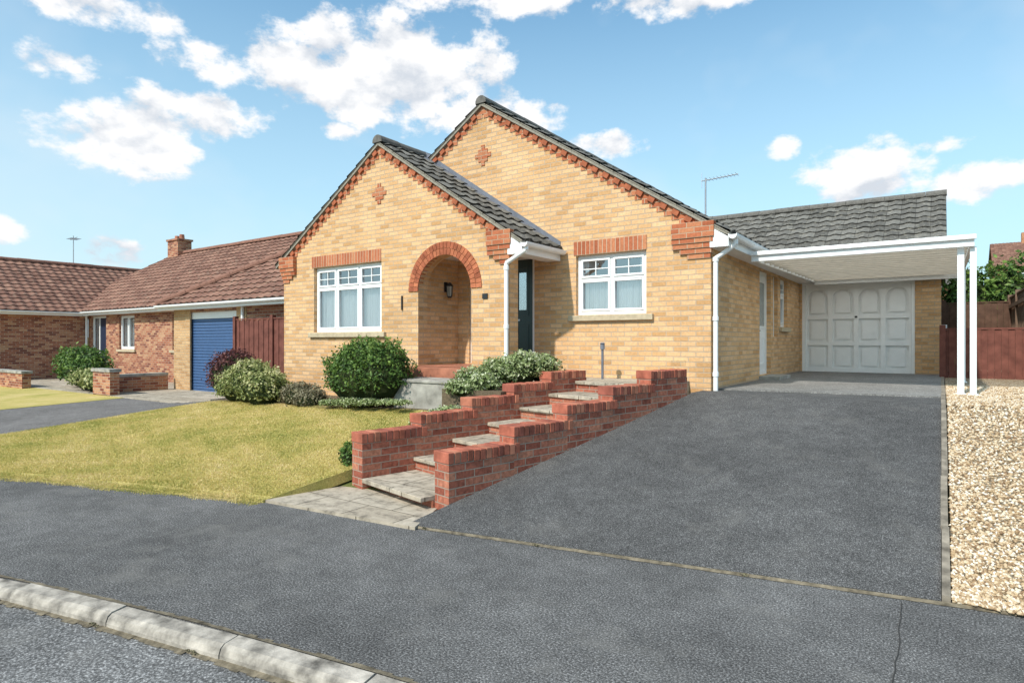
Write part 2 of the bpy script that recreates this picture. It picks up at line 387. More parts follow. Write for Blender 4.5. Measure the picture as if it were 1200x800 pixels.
# gravel
sheet('gravel',lambda u,v:(lerp(.055,4,u),lerp(Ye(lerp(.055,4,u))+.02,20,v)),8,60,.02,GRAV)
ns=26000
sx=.06+1.5*rng.random(ns)**1.2; sy=4.6+7.5*rng.random(ns)**1.6; sy=np.maximum(sy,np.interp(sx,ex,ey)+.04-.08*rng.random(ns)**3)
szz=Tn(sx,sy)+.024
r=.008+.012*rng.random(ns)
octv=np.array([[1,0,0],[0,1,0],[-1,0,0],[0,-1,0],[0,0,.7],[0,0,-.7]])
octf=np.array([[0,1,4],[1,2,4],[2,3,4],[3,0,4],[1,0,5],[2,1,5],[3,2,5],[0,3,5]])
jit=.75+.5*rng.random((ns,6,1)); an=rng.random(ns)*6.28; ca,sa=np.cos(an)[:,None],np.sin(an)[:,None]
o=octv[None]*jit; o=o*np.array([1.2,.8,1])[None,None]; ox=o[:,:,0]*ca-o[:,:,1]*sa; oy=o[:,:,0]*sa+o[:,:,1]*ca
Vv=np.stack([sx[:,None]+ox*r[:,None],sy[:,None]+oy*r[:,None],szz[:,None]+o[:,:,2]*r[:,None]],2).reshape(-1,3)
F=(octf[None]+np.arange(ns)[:,None,None]*6).reshape(-1,3)
np_mesh('gravel_stones',Vv,F,L_STN,np.repeat(rng.random(ns),6),bpy.data.objects['gravel'])
mb=MB(); yy=4.6
while yy<15.5:
    y2=min(yy+.9,15.5); a,b=V(0,yy,T(0,yy)),V(0,y2-.01,T(0,y2))
    mb.obox(a+V(random.uniform(-.004,.004),0,-.1),V(.045,0,0),b-a,V(0,0,.135)); yy=y2
mb.build('concrete_edging',plain('weathered_edging',(.27,.23,.18),.95,.1,.7,9,bump=.7))
# path slabs
PP=[(-5.53,3.60),(-3.66,3.80),(-3.93,4.42),(-5.30,4.66)]
def pathf(u,v):
    a=[lerp(PP[0][k],PP[1][k],u) for k in (0,1)]; b=[lerp(PP[3][k],PP[2][k],u) for k in (0,1)]
    return lerp(a[0],b[0],v),lerp(a[1],b[1],v)
sheet('paved_path',pathf,6,4,.028,SLAB,zfun=lambda x,y:PZ)
sheet('flower_bed_soil',lambda u,v:(lerp(-12.2,-4.75,u),lerp(6.45,7.8,v)),20,5,.012,SOIL)
sheet('neighbour_driveway',lambda u,v:(lerp(-16.4+.0*v,-12.02,u),lerp(Ye(lerp(-16.4,-12.02,u))+.02,8.95,v)),8,14,.012,NDR)
sheet('neighbour_forecourt',lambda u,v:(lerp(-27.4,-12.5,u),lerp(6.9,10.4,v)),10,6,.03,SLAB)
sheet('neighbour_lawn',lambda u,v:(lerp(-27,-16.4,u),lerp(Ye(lerp(-27,-16.4,u))+.02,6.9,v)),12,10,.02,LAWN)
# ---------------------------------------------------------------- roofs
def roof_slope(mb,E0,E1,R1,R0,m=0,row=.3,amp=.028):
    E0,E1,R1,R0=map(Vector,(E0,E1,R1,R0)); ax=(E1-E0).normalized(); n=ax.cross(R0-E0 if (R0-E0).length>.01 else R1-E0).normalized()
    if n.z<0: n=-n
    up=n.cross(ax)
    if up.z<0: up=-up
    VV=(R0-E0).dot(up); l0=(R0-E0).dot(ax); L=(E1-E0).length; r1=(R1-E0).dot(ax)
    prof=[0,0,.4,1,1,.4]; st=.05
    for j in range(math.ceil(VV/row)):
        va=j*row; vb=min(VV,va+row+.02)
        if vb-va<.03: continue
        XL=lambda v:l0*v/VV
        XR=lambda v:L+(r1-L)*v/VV
        k0=math.floor(min(XL(va),XL(vb))/st); k1=math.ceil(max(XR(va),XR(vb))/st)
        pa=pb=pc=None; jit=random.uniform(-.004,.004)
        for k in range(k0,k1+1):
            x=k*st; xa=min(max(x,XL(va)),XR(va)); xb=min(max(x,XL(vb)),XR(vb)); h=prof[k%6]*amp
            if k%6==0: jit=random.uniform(-.004,.004)
            A=E0+ax*xa+up*va+n*(.032+h+jit); B=E0+ax*xb+up*vb+n*(.004+h*.9); C=E0+ax*xa+up*va+n*(-.01)
            if pa is not None and ((A-pa[0]).length>1e-4 or (B-pb).length>1e-4):
                mb.face([pa[0],A,B,pb],m,uv=[(pa[1],va),(xa,va),(xb,vb-.021),(pc[1],vb-.021)],out=n)
                if (A-pa[0]).length>1e-4: mb.face([pc[0],C,A,pa[0]],m,uv=[(pa[1],va+.002)]*4,out=-up)
            pa=(A,xa); pb=B; pc=(C,xb)
    d=n*.015
    mb.face([E0-d,E1-d,R1-d,R0-d] if (R1-R0).length>.02 else [E0-d,E1-d,R1-d],m)
def ridge(mb,a,b,r=.12,m=0,seg=.45):
    a,b=Vector(a),Vector(b); L=(b-a).length; n=max(1,round(L/seg)); d=(b-a)/n
    for i in range(n):
        z=V(0,0,random.uniform(-.006,.006)); mb.cyl(a+d*i+z,a+d*(i+.985)+z,r,8,m,r2=r*1.0,arc=(-.15,math.pi+.15))
def gutter(mb,a,b,r=.06,m=0):
    mb.cyl(a,b,r,8,m,arc=(math.pi,2*math.pi)); a,b=Vector(a),Vector(b); d=(b-a).normalized(); s=d.cross(V(0,0,1))*r
    mb.obox(a-s-V(0,0,0),b-a,s*.18,V(0,0,.012),m); mb.obox(a+s,b-a,-s*.18,V(0,0,.012),m)
    mb.face([a-s*.95-V(0,0,.02),b-s*.95-V(0,0,.02),b+s*.95-V(0,0,.02),a+s*.95-V(0,0,.02)],m)
# ---------------------------------------------------------------- windows
def window(name,parent,o,ux,nout,s0,s1,z0,z1,lights,trans=.66,sill=True,curt=.55,setback=.07,bars=True):
    o=Vector(o);ux=Vector(ux);n=Vector(nout); mb=MB(); P=lambda s,z,d:o+ux*s+n*d+V(0,0,z)
    def b(a,c,e,f,d0,d1,m=0): mb.obox(P(a,e,d0),ux*(c-a),n*(d1-d0),V(0,0,f-e),m)
    fw=.06; sb=-setback
    b(s0,s0+fw,z0,z1,sb-.06,sb); b(s1-fw,s1,z0,z1,sb-.06,sb); b(s0+fw,s1-fw,z0,z0+fw,sb-.06,sb); b(s0+fw,s1-fw,z1-fw,z1,sb-.06,sb)
    xs=[s0+(s1-s0)*t for t in lights]
    for i in range(len(xs)-1):
        a=xs[i]+(fw if i==0 else .025); c=xs[i+1]-(fw if i==len(xs)-2 else .025)
        if i>0: b(xs[i]-.025,xs[i]+.025,z0+fw,z1-fw,sb-.058,sb-.002)
        zt=lerp(z0,z1,trans) if trans else None
        secs=[(z0+fw,zt-.02),(zt+.02,z1-fw)] if trans else [(z0+fw,z1-fw)]
        if trans: b(a,c,zt-.02,zt+.02,sb-.058,sb-.003)
        for (e,f) in secs:
            q=.035; b(a+.003,a+q,e+.003,f-.003,sb-.03,sb+.012); b(c-q,c-.003,e+.003,f-.003,sb-.03,sb+.012)
            b(a+q,c-q,e+.003,e+q,sb-.03,sb+.012); b(a+q,c-q,f-q,f-.003,sb-.03,sb+.012)
        if bars and trans:
            mid=(a+c)/2; b(mid-.008,mid+.008,zt+.055,z1-fw-.035,sb-.03,sb+.0)
            b(a+.035,c-.035,(zt+z1-fw)/2-.008,(zt+z1-fw)/2+.008,sb-.03,sb-.002)
    mb.build(name+'_frame',WH,parent,bevel=.004)
    g=MB(); g.face([P(s0+fw,z0+fw,sb-.02),P(s1-fw,z0+fw,sb-.02),P(s1-fw,z1-fw,sb-.02),P(s0+fw,z1-fw,sb-.02)],0,out=n); g.build(name+'_glass',GL,parent)
    g=MB(); d=sb-.55
    a,c,e,f=s0-.1,s1+.1,z0-.1,z1+.1
    g.face([P(a,e,d),P(c,e,d),P(c,f,d),P(a,f,d)],0,out=n)
    for q in ([P(a,e,d),P(a,f,d),P(a,f,sb-.07),P(a,e,sb-.07)],[P(c,e,d),P(c,f,d),P(c,f,sb-.07),P(c,e,sb-.07)],[P(a,f,d),P(c,f,d),P(c,f,sb-.07),P(a,f,sb-.07)],[P(a,e,d),P(c,e,d),P(c,e,sb-.07),P(a,e,sb-.07)]): g.face(q,0)
    if curt:
        k=60; zc=lerp(z0,z1,curt)
        for i in range(k):
            t0=lerp(s0,s1,i/k); t1=lerp(s0,s1,(i+1)/k); d0=sb-.10+.012*math.sin(i*1.3); d1=sb-.10+.012*math.sin((i+1)*1.3)
            g.face([P(t0,z0,d0),P(t1,z0,d1),P(t1,zc,d1),P(t0,zc,d0)],1,out=n,uv=[(t0,0),(t1,0),(t1,1),(t0,1)])
        for (t0,t1) in ((s0,s0+.16),(s1-.16,s1)):
            g.face([P(t0,z0,sb-.085),P(t1,z0,sb-.085),P(t1,z1,sb-.085),P(t0,z1,sb-.085)],1,out=n,uv=[(t0,0),(t1,0),(t1,1),(t0,1)])
    g.build(name+'_room_and_curtain',[DARK,CUR],parent)
    if sill:
        q=MB(); q.obox(P(s0-.12,z0-.1,-setback-.06),ux*(s1-s0+.24),n*(setback+.06+.06),V(0,0,.092)); q.build(name+'_sill',STN,parent,bevel=.008)
rect=lambda a,b,c,d:[(a,c),(b,c),(b,d),(a,d)]
# ================================================================ MAIN HOUSE
H=empty('brick_bungalow')
XR_,XA,XLm=-2.71,-6.83,-10.95; YF=8.86; ZE=1.66; SL=.638; ZA=ZE+SL*(XR_-XA)
XBr,XBl=-5.46,-11.19; XB=(XBr+XBl)/2; YB=7.75; SB=.662; ZBa=ZE+SB*(XBr-XB)
d0,d1,d2,d3,d4,d5=-7.16,-7.08,-6.62,-6.55,-5.79,-5.72
mb=MB()
mb.wall((0,YF,0),(1,0,0),[(XLm,-1.4),(XR_,-1.4),(XR_,ZE),(XA,ZA),(XLm,ZE)],[rect(-4.91,-3.69,.43,1.40),rect(d0,d5,-.40,1.50)],(0,.25,0))
mb.wall((XR_,0,0),(0,1,0),rect(YF+.25,19,-1.4,ZE),[rect(11.75,12.65,-.62,1.32),rect(12.85,13.25,.1,1.3),rect(13.5,14.2,.3,1.3)],(-.25,0,0))
mb.box(XLm,XLm+.2,YF+.25,19,-1.4,ZE); mb.box(XLm+.2,XR_-.25,18.8,19,-1.4,ZE)
ar=[]
xc,rr,zs=-6.80,.585,.86
for i in range(25):
    t=math.pi*i/24; ar.append((xc+rr*math.cos(t),zs+rr*math.sin(t)))
arch=[(xc+rr,-.42)]+ar+[(xc-rr,-.42)]
mb.wall((0,YB,0),(1,0,0),[(XBl,-1.5),(XBr,-1.5),(XBr,ZE),(XB,ZBa),(XBl,ZE)],[rect(-10.21,-8.29,.18,1.45),arch],(0,.23,0))
mb.box(XBl,XBl+.25,YB+.23,15,-1.5,ZE)
mb.box(-7.62,-7.42,YB+.23,YF,-1.4,1.6)
mb.build('walls',BUFF,H)
mb=MB(); mb.box(-7.42,XBr-.25,YB+.24,YF-.01,1.50,1.56); mb.box(XBr-.23,XBr+.0,YB+.235,YF-.003,1.46,1.66)
mb.build('porch_ceiling',WH,H)
mb=MB(); mb.box(-7.40,XBr+.02,YB+.0,YF-.001,-1.3,-.41); mb.box(-7.35,-5.75,7.38,YB-.001,-1.3,-.425)
mb.build('porch_tiled_step',TERR,H,bevel=.006)
mb=MB()
def verge(xe,ze,xa,za,y,sgn):
    z=math.ceil(ze/.075)*.075; i=0; X=lambda z:xe+(xa-xe)*(z-ze)/(za-ze)
    while z<za-.02:
        zt=min(z+.075,za); L=.30
        def cl(v): return min(v,xa) if sgn<0 else max(v,xa)
        xo0,xo1=X(z),X(zt); xi=cl(X((z+zt)/2)-sgn*L)
        mb.prism([(xi,z),(xo0,z),(xo1,zt),(xi,zt)],y-.010,y+.02)
        z+=.075;i+=1
verge(XR_,ZE,XA,ZA,YF,1)
verge(XLm,ZE,XA,ZA,YF,-1)
verge(XBr,ZE,XB,ZBa,YB,1); verge(XBl,ZE,XB,ZBa,YB,-1)
def corbel(x0,x1,y,z0,n,s):
    for i in range(n):
        z=z0+i*.075; ex=.016*min(i,4)
        a,b=(x0,x1+ex) if s>0 else (x0-ex,x1)
        if i<2: 
            if s>0: a+=.11*(2-i)
            else: b-=.11*(2-i)
        mb.box(a,b,y-.02-ex,y+.03,z,z+.0745)
corbel(-3.27,XR_,YF,1.2,7,1); corbel(-5.86,XBr,YB,1.2,7,1); corbel(XBl,XBl+.42,YB,1.2,7,-1)
def motif(x,z,y):
    for i,w in enumerate((.08,.21,.36,.21,.08)): mb.box(x-w/2,x+w/2,y-.015,y+.02,z-.19+i*.075,z-.19+(i+1)*.075-.001)
motif(XA,3.38,YF); motif(XB-.02,2.68,YB)
mb.build('red_brick_gable_trim',RED,H)
mb=MB()
def dentils(xe,ze,xa,za,y):
    L=math.hypot(xa-xe,za-ze); n=int(L/.225); d=V((xa-xe)/L,0,(za-ze)/L); dn=V(d.z,0,-d.x)
    if dn.z>0: dn=-dn
    for i in range(n):
        o=V(xe,y-.045,ze)+d*(i*.225+.06); mb.obox(o+dn*.03,d*.11,V(0,.05,0),dn*.075)
dentils(XR_,ZE,XA,ZA,YF); dentils(XLm,ZE,XA,ZA,YF); dentils(XBr,ZE,XB,ZBa,YB); dentils(XBl,ZE,XB,ZBa,YB)
mb.build('dentil_course',plain('dentil_red_brick',(.38,.12,.06),.9,.15,.35,9),H)
mb=MB()
for (a,b,z,y) in ((-10.27,-8.30,1.455,YB),(-4.95,-3.68,1.405,YF)):
    mb.o=(-a,-z); mb.box(a,b,y-.012,y+.04,z,z+.223)
mb.o=(0,0); mb.build('window_soldier_course',SOLD,H)
mb=MB()
for ring,(r0,nb_) in enumerate(((rr,26),(rr+.112,30))):
    r1=r0+.105
    for i in range(nb_):
        a=math.pi*(i+.06)/nb_; b=math.pi*(i+.94)/nb_
        mb.prism([(xc+r0*math.cos(a),zs+r0*math.sin(a)),(xc+r1*math.cos(a),zs+r1*math.sin(a)),(xc+r1*math.cos(b),zs+r1*math.sin(b)),(xc+r0*math.cos(b),zs+r0*math.sin(b))],YB-.018,YB+.1,random.choice((0,1)))
mb.build('arch_brick_rings',[plain('arch_red_brick',(.46,.155,.078),.9,.15,.45,9),plain('arch_red_brick_dark',(.37,.115,.06),.9,.15,.45,9)],H)
# roofs
mb=MB()
ov=.28
roof_slope(mb,(XR_+ov,YF-.07,ZE-SL*ov+.05),(XR_+ov,19.1,ZE-SL*ov+.05),(XA,19.1,ZA+.05),(XA,YF-.07,ZA+.05))
roof_slope(mb,(XLm-ov,YF-.07,ZE-SL*ov+.05),(XLm-ov,19.1,ZE-SL*ov+.05),(XA,19.1,ZA+.05),(XA,YF-.07,ZA+.05))
roof_slope(mb,(XBr+ov,YB-.07,ZE-SB*ov+.05),(XBr+ov,YF-.004,ZE-SB*ov+.05),(XB,YF-.004,ZBa+.05),(XB,YB-.07,ZBa+.05))
roof_slope(mb,(XBl-.2,YB-.07,ZE-SB*.2+.05),(XBl-.2,15,ZE-SB*.2+.05),(XB,15,ZBa+.05),(XB,YB-.07,ZBa+.05))
mb.build('roof_tiles',TG,H)
mb=MB(); ridge(mb,(XA,YF-.08,ZA+.04),(XA,19.1,ZA+.04)); ridge(mb,(XB,YB-.08,ZBa+.04),(XB,9.6,ZBa+.04)); mb.build('ridge_tiles',RIDG,H)
mb=MB()
def vergebar(x0,z0,x1,z1,y,m=0):
    mb.prism([(x0,z0-.02),(x1,z1-.02),(x1,z1+.05),(x0,z0+.05)],y-.06,y+.01,m)
vergebar(XR_+ov,ZE-SL*ov+.0,XA,ZA+.0,YF); vergebar(XLm-ov,ZE-SL*ov,XA,ZA,YF)
vergebar(XBr+ov,ZE-SB*ov,XB,ZBa,YB); vergebar(XBl-.2,ZE-SB*.2,XB,ZBa,YB)
mb.build('verge_mortar_bed',MORT,H)
mb=MB()
X=lambda t:lerp(XBr+ov-.02,XB,t); Z=lambda t:lerp(ZE-SB*ov+.1,ZBa+.1,t)
mb.prism([(X(0),Z(0)-.05),(X(.98),Z(.98)-.05),(X(.98),Z(.98)+.09),(X(0),Z(0)+.09)],YF-.012,YF+.01)
mb.obox((X(0),YF-.14,Z(0)-.005),(0,.13,0.012),(X(.98)-X(0),0,Z(.98)-Z(0)),(0,0,.012))
mb.build('lead_flashing',LEAD,H)
mb=MB()
ZG=ZE-SL*ov+.03
mb.box(XR_+ov-.04,XR_+ov-.015,YF-.05,19,ZG-.17,ZG); mb.box(XR_+.001,XR_+ov-.04,YF-.05,19,ZG-.17,ZG-.155)
gutter(mb,(XR_+ov+.05,YF-.10,ZG-.02),(XR_+ov+.05,15.3,ZG-.02))
mb.prism([(XR_+.002,ZG-.17),(XR_+ov-.015,ZG-.17),(XR_+ov-.015,ZG-.02),(XR_+.002,ZG+.12)],YF-.06,YF-.052)
ZG2=ZE-SB*ov+.03
mb.box(XBr+ov-.04,XBr+ov-.015,YB-.05,YF-.02,ZG2-.17,ZG2); mb.box(XBr+.001,XBr+ov-.04,YB-.05,YF-.02,ZG2-.17,ZG2-.155)
mb.prism([(XBr+.002,ZG2-.17),(XBr+ov-.015,ZG2-.17),(XBr+ov-.015,ZG2-.02),(XBr+.002,ZG2+.12)],YB-.06,YB-.052)
gutter(mb,(XBr+ov+.05,YB-.10,ZG2-.02),(XBr+ov+.05,YF-.03,ZG2-.02))
def pipe(pts,r=.034):
    for a,b in zip(pts[:-1],pts[1:]): mb.cyl(a,b,r,12)
def clips(x,y,zs_):
    for z in zs_: mb.cyl((x,y,z),(x,y,z+.06),.043,12)
pipe([(XR_+ov+.05,YF+.06,ZG-.05),(XR_+ov+.05,YF+.06,ZG-.14),(XR_+.05,YF+.06,ZG-.32),(XR_+.05,YF+.06,-.74)]); clips(XR_+.05,YF+.06,(1.15,.3,-.5))
px_=XBr-.03
pipe([(XBr+ov+.05,YB-.03,ZG2-.05),(XBr+ov+.05,YB-.03,ZG2-.12),(px_,YB-.045,ZG2-.3),(px_,YB-.045,-.55)]); clips(px_,YB-.045,(1.1,.2))
mb.build('gutters_and_downpipes',WH,H)
window('living_room_window',H,(0,YB,0),(1,0,0),(0,-1,0),-10.21,-8.29,.18,1.45,[0,.32,.66,1],trans=.68,curt=.64)
window('bedroom_window',H,(0,YF,0),(1,0,0),(0,-1,0),-4.91,-3.69,.43,1.40,[0,.5,1],trans=.6,curt=.56)
window('side_kitchen_window',H,(XR_,0,0),(0,1,0),(1,0,0),13.5,14.2,.3,1.3,[0,1],trans=.65,curt=.4)
window('side_narrow_window',H,(XR_,0,0),(0,1,0),(1,0,0),12.85,13.25,.1,1.3,[0,1],trans=.65,curt=.4,sill=False)
mb=MB(); sx_=XR_-.08
mb.box(sx_-.05,sx_,11.75,11.82,-.62,1.32); mb.box(sx_-.05,sx_,12.58,12.65,-.62,1.32); mb.box(sx_-.05,sx_,11.82,12.58,1.25,1.32); mb.box(sx_-.05,sx_+.01,11.82,12.58,-.62,-.56)
mb.box(sx_-.045,sx_-.008,11.823,12.577,-.558,1.248)
for (a,b,c,d) in ((11.9,12.5,-.45,.1),(11.9,12.5,.25,1.15)):
    mb.box(sx_-.008,sx_+.006,a,b,c,c+.04);mb.box(sx_-.008,sx_+.006,a,b,d-.04,d);mb.box(sx_-.008,sx_+.006,a,a+.04,c+.04,d-.04);mb.box(sx_-.008,sx_+.006,b-.04,b,c+.04,d-.04)
mb.box(sx_-.0075,sx_-.003,11.94,12.46,.29,1.11,3)
mb.cyl((sx_+.03,11.9,.2),(sx_+.03,12.0,.2),.01,8,2)
mb.build('side_door',[WH,GL,BLK,plain('obscure_glass',(.28,.33,.34),.15,.6,.3,20)],H)
mb=MB(); mb.box(XR_+.001,XR_+.35,11.7,12.7,-.8,-.63); mb.build('side_door_step',CONC,H)
mb=MB(); y=YF+.10
for a,b in ((d0,d1),(d2,d3),(d4,d5)): mb.box(a,b,y-.05,y,-.40,1.5)
mb.box(d1,d2,y-.05,y,1.43,1.5); mb.box(d3,d4,y-.05,y,1.43,1.5); mb.box(d1,d2,y-.05,y,-.4,.0)
mb.box(d3,d4,y-.03,y+.01,-.38,1.43,1)
m0=(d3+d4)/2
for a,b,c,d in ((d3+.09,m0-.04,-.25,.3),(m0+.04,d4-.09,-.25,.3),(d3+.09,m0-.04,.45,1.3),(m0+.04,d4-.09,.45,1.3)):
    mb.box(a,b,y-.038,y-.03,c,c+.025,1);mb.box(a,b,y-.038,y-.03,d-.025,d,1);mb.box(a,a+.025,y-.038,y-.03,c+.025,d-.025,1);mb.box(b-.025,b,y-.038,y-.03,c+.025,d-.025,1)
mb.box(d1,d2,y-.02,y-.015,.0,1.43,2); mb.box(m0+.09,d4-.14,y-.036,y-.031,.55,1.2,2)
mb.box(m0-.11,m0+.11,y-.045,y-.03,.36,.39,3)
mb.box(d0+.02,d5-.02,y+.03,y+.05,-.4,1.5,4)
mb.build('front_door',[WH,GRN,GL,ALU,DARK],H)
mb=MB(); lx,ly,lz=-7.42,8.50,.92
mb.box(lx,lx+.02,ly-.04,ly+.04,lz-.02,lz+.16); mb.cyl((lx+.02,ly,lz+.1),(lx+.1,ly,lz+.14),.012,8)
mb.cyl((lx+.1,ly,lz-.1),(lx+.1,ly,lz+.08),.045,6,1,r2=.06); mb.cyl((lx+.1,ly,lz+.08),(lx+.1,ly,lz+.15),.075,6,0,r2=.02); mb.cyl((lx+.1,ly,lz-.13),(lx+.1,ly,lz-.1),.03,6,0,r2=.048)
for k in range(6):
    t=k*math.pi/3; mb.cyl((lx+.1+.047*math.cos(t),ly+.047*math.sin(t),lz-.1),(lx+.1+.062*math.cos(t),ly+.062*math.sin(t),lz+.08),.005,4)
mb.build('porch_lantern',[BLK,LAMPG],H)
mb=MB(); mb.box(-5.98,-5.88,YB-.02,YB-.001,.68,.76); mb.box(-7.77,-7.75,YB-.03,YB-.001,.55,.8); mb.build('house_number_plaque',BLK,H)
mb=MB(); mb.box(-4.5,-4.28,YF-.004,YF+.0,-.35,-.28); mb.box(-3.3,-3.08,YF-.004,YF,-.35,-.28); mb.build('air_bricks',BUFF2,H)
mb=MB(); ax_,ay_=-4.4,14.
mb.cyl((ax_,ay_,2.6),(ax_,ay_,3.72),.02,8); mb.cyl((ax_-.1,ay_,3.66),(ax_+.72,ay_,3.7),.012,6)
for i in range(9): mb.cyl((ax_+.05+i*.08,ay_-.16,3.67+i*.004),(ax_+.05+i*.08,ay_+.16,3.67+i*.004),.005,4)
mb.cyl((ax_-.08,ay_-.02,3.5),(ax_-.08,ay_-.02,3.84),.006,4)
mb.build('tv_aerial',ALU,H)
YG=15.6
mb=MB()
mb.wall((0,YG,0),(1,0,0),rect(XR_+.001,0,-1.3,1.62),[rect(-2.66,-.46,-.72,1.36)],(0,.22,0))
mb.box(-.22,-.001,YG+.22,22,-1.3,1.62)
q=[(YG,1.62),(18.45,3.45),(21.3,1.62)]
mb.face([V(-.001,a,b) for a,b in q],0,out=V(1,0,0))
mb.build('garage_walls',BUFF,H)
mb=MB(); Yr=18.45; zr=1.56+.65*(Yr-15.3)
roof_slope(mb,(-5.6,15.3,1.60),(.1,15.3,1.60),(.1,Yr,zr),(-5.6,Yr,zr)); roof_slope(mb,(-5.6,21.6,1.60),(.1,21.6,1.60),(.1,Yr,zr),(-5.6,Yr,zr))
mb.build('garage_roof_tiles',TG,H)
mb=MB(); ridge(mb,(-6,Yr,zr+.0),(.12,Yr,zr+.0)); mb.build('garage_ridge_tiles',RIDG,H)
mb=MB(); k=(zr-1.6)
mb.obox((.03,15.3,1.50),(.05,0,0),(0,Yr-15.3,k),(0,0,.10)); mb.obox((.03,21.6,1.50),(.05,0,0),(0,Yr-21.6,k),(0,0,.10)); mb.build('garage_verge_mortar',MORT,H)
mb=MB(); mb.box(-2.4,.05,15.3,15.32,1.42,1.58); mb.build('garage_fascia',WH,H)
# garage door : up-and-over with arched panels
mb=MB(); yd=YG+.09
mb.box(-2.66,-2.60,yd-.07,yd+.03,-.70,1.36); mb.box(-.52,-.46,yd-.07,yd+.03,-.70,1.36); mb.box(-2.60,-.52,yd-.07,yd+.03,1.30,1.36)
mb.box(-2.597,-.523,yd+.025,yd+.04,-.69,1.298)
W=2.074/4
holes=[]; fields=[]
for i in range(4):
    a=-2.597+i*W+.05; b=a+W-.10; cx=(a+b)/2; r=(b-a)/2
    top=[(a,.60),(b,.60)]+[(cx+r*math.cos(math.pi*k/14),.97+r*math.sin(math.pi*k/14)) for k in range(15)]
    for poly_ in (top,rect(a,b,.0,.51),rect(a,b,-.60,-.09)):
        holes.append(poly_); xs_=[p[0] for p in poly_]; zs2=[p[1] for p in poly_]; cx_=(min(xs_)+max(xs_))/2; cz_=(min(zs2)+max(zs2))/2
        fields.append([(cx_+(p[0]-cx_)*.70,cz_+(p[1]-cz_)*(.78 if len(poly_)<5 else .83)) for p in poly_])
mb.wall((0,yd-.03,0),(1,0,0),rect(-2.597,-.523,-.69,1.298),holes,(0,.05,0))
for f in fields: mb.prism(f,yd-.016,yd+.0255)
mb.box(-1.585,-1.535,yd-.045,yd-.031,.53,.57,1)
mb.build('garage_door',[WHG,BLK],H)
mb=MB(); mb.cyl((-.62,YG+.02,1.43),(-.62,YG-.10,1.46),.03,8); mb.build('security_light',BLK,H)
mb=MB(); mb.box(-.0,.10,15.75,16.1,-.1,.35); mb.build('meter_box',WH,H)
# ---- carport
CP=empty('carport')
mb=MB(); y0=9.9; xa,xb=-2.40,.35
Zc=lambda y:1.34+(y-y0)*.018
mb.box(xa,xb,y0-.03,y0+.03,1.225,1.365)
mb.box(xa,xb+.02,y0-.07,y0-.031,1.315,1.375)
mb.obox((xb-.05,y0+.03,1.225),(.05,0,0),(0,5.6,.10),(0,0,.13))
mb.obox((xa,y0+.03,1.245),(.04,0,0),(0,5.6,.10),(0,0,.11))
mb.box(xa+.041,xb-.051,15.35,15.42,1.28,1.42)
for (px,py,rw) in ((.21,10.0,.075),(.34,9.97,.07),(.31,13.0,.06)):
    mb.box(px-rw/2,px+rw/2,py-rw/2,py+rw/2,T(px,py)-.05,1.225)
    mb.box(px-rw/2-.02,px+rw/2+.02,py-rw/2-.02,py+rw/2+.02,T(px,py)-.05,T(px,py)+.04)
mb.build('white_frame_and_posts',WH,CP,bevel=.004)
mb=MB(); yy=y0+.3
while yy<15.3:
    mb.box(xa+.041,xb-.051,yy,yy+.045,Zc(yy)-.075,Zc(yy)-.012); yy+=.36
mb.build('roof_battens',plain('carport_batten',(.60,.53,.44),.6,.3,.15),CP)
mb=MB(); mb.face([V(xa,y0,1.338),V(xb,y0,1.338),V(xb,15.5,1.44),V(xa,15.5,1.44)]); mb.build('roof_sheet',POLY,CP)
# ================================================================ steps and garden walls
e1=V(.214,.977,0).normalized(); e2=V(e1.y,-e1.x,0)
PR=V(-3.93,4.35,0); PL=V(-5.26,4.49,0)
COP=[plain('coping_brick_a',(.40,.125,.078),.88,.2,.55,7,bump=.5),plain('coping_brick_b',(.47,.18,.11),.88,.2,.5,7,bump=.5),plain('coping_brick_c',(.30,.095,.065),.88,.2,.5,7,bump=.5),plain('coping_mortar',(.36,.29,.23),.95,.1,.3,15)]
def stepped_wall(name,P,tb,tops):
    par=empty(name); mb=MB(); cp=MB(); mo=MB()
    for i in range(len(tops)):
        t0,t1=tb[i],tb[i+1]; zt=tops[i]; a=P+e1*t0; zb=-2.0
        mb.o=(0,-(zt-.107))
        mb.obox(a+V(0,0,zb),e2*.22,e1*(t1-t0),V(0,0,zt-.107-zb))
        L=(t1-t0)+(.0 if i==len(tops)-1 else .10); n=round(L/.076); s=L/n
        mo.obox(a+e2*.004+V(0,0,zt-.1065),e2*.212,e1*(L-.016),V(0,0,.098))
        for k in range(n):
            dz=random.uniform(-.004,.004); sh=random.uniform(-.005,.005)
            cp.obox(a+e1*(k*s+.004-.012)+e2*(-.008+sh)+V(0,0,zt-.105+dz),e2*.236,e1*(s-.009),V(0,0,.105),random.choice((0,0,1,2)))
    mb.o=(0,0); mb.build('wall_brickwork',GARD,par)
    mo.build('coping_mortar',COP[3],par); cp.build('brick_on_edge_coping',COP[:3],par,bevel=.006)
    return par
stepped_wall('garden_wall',PR,[0,.82,1.62,2.42,3.2,4.05],[-1.03,-.865,-.70,-.54,-.38])
stepped_wall('garden_wall.001',PL,[0,.75,1.5,2.2,2.9,3.65],[-.98,-.84,-.70,-.56,-.42])
ST=empty('garden_steps'); mb=MB(); rb=MB()
o=PL+e2*.221
Wd=1.33-.22-.004
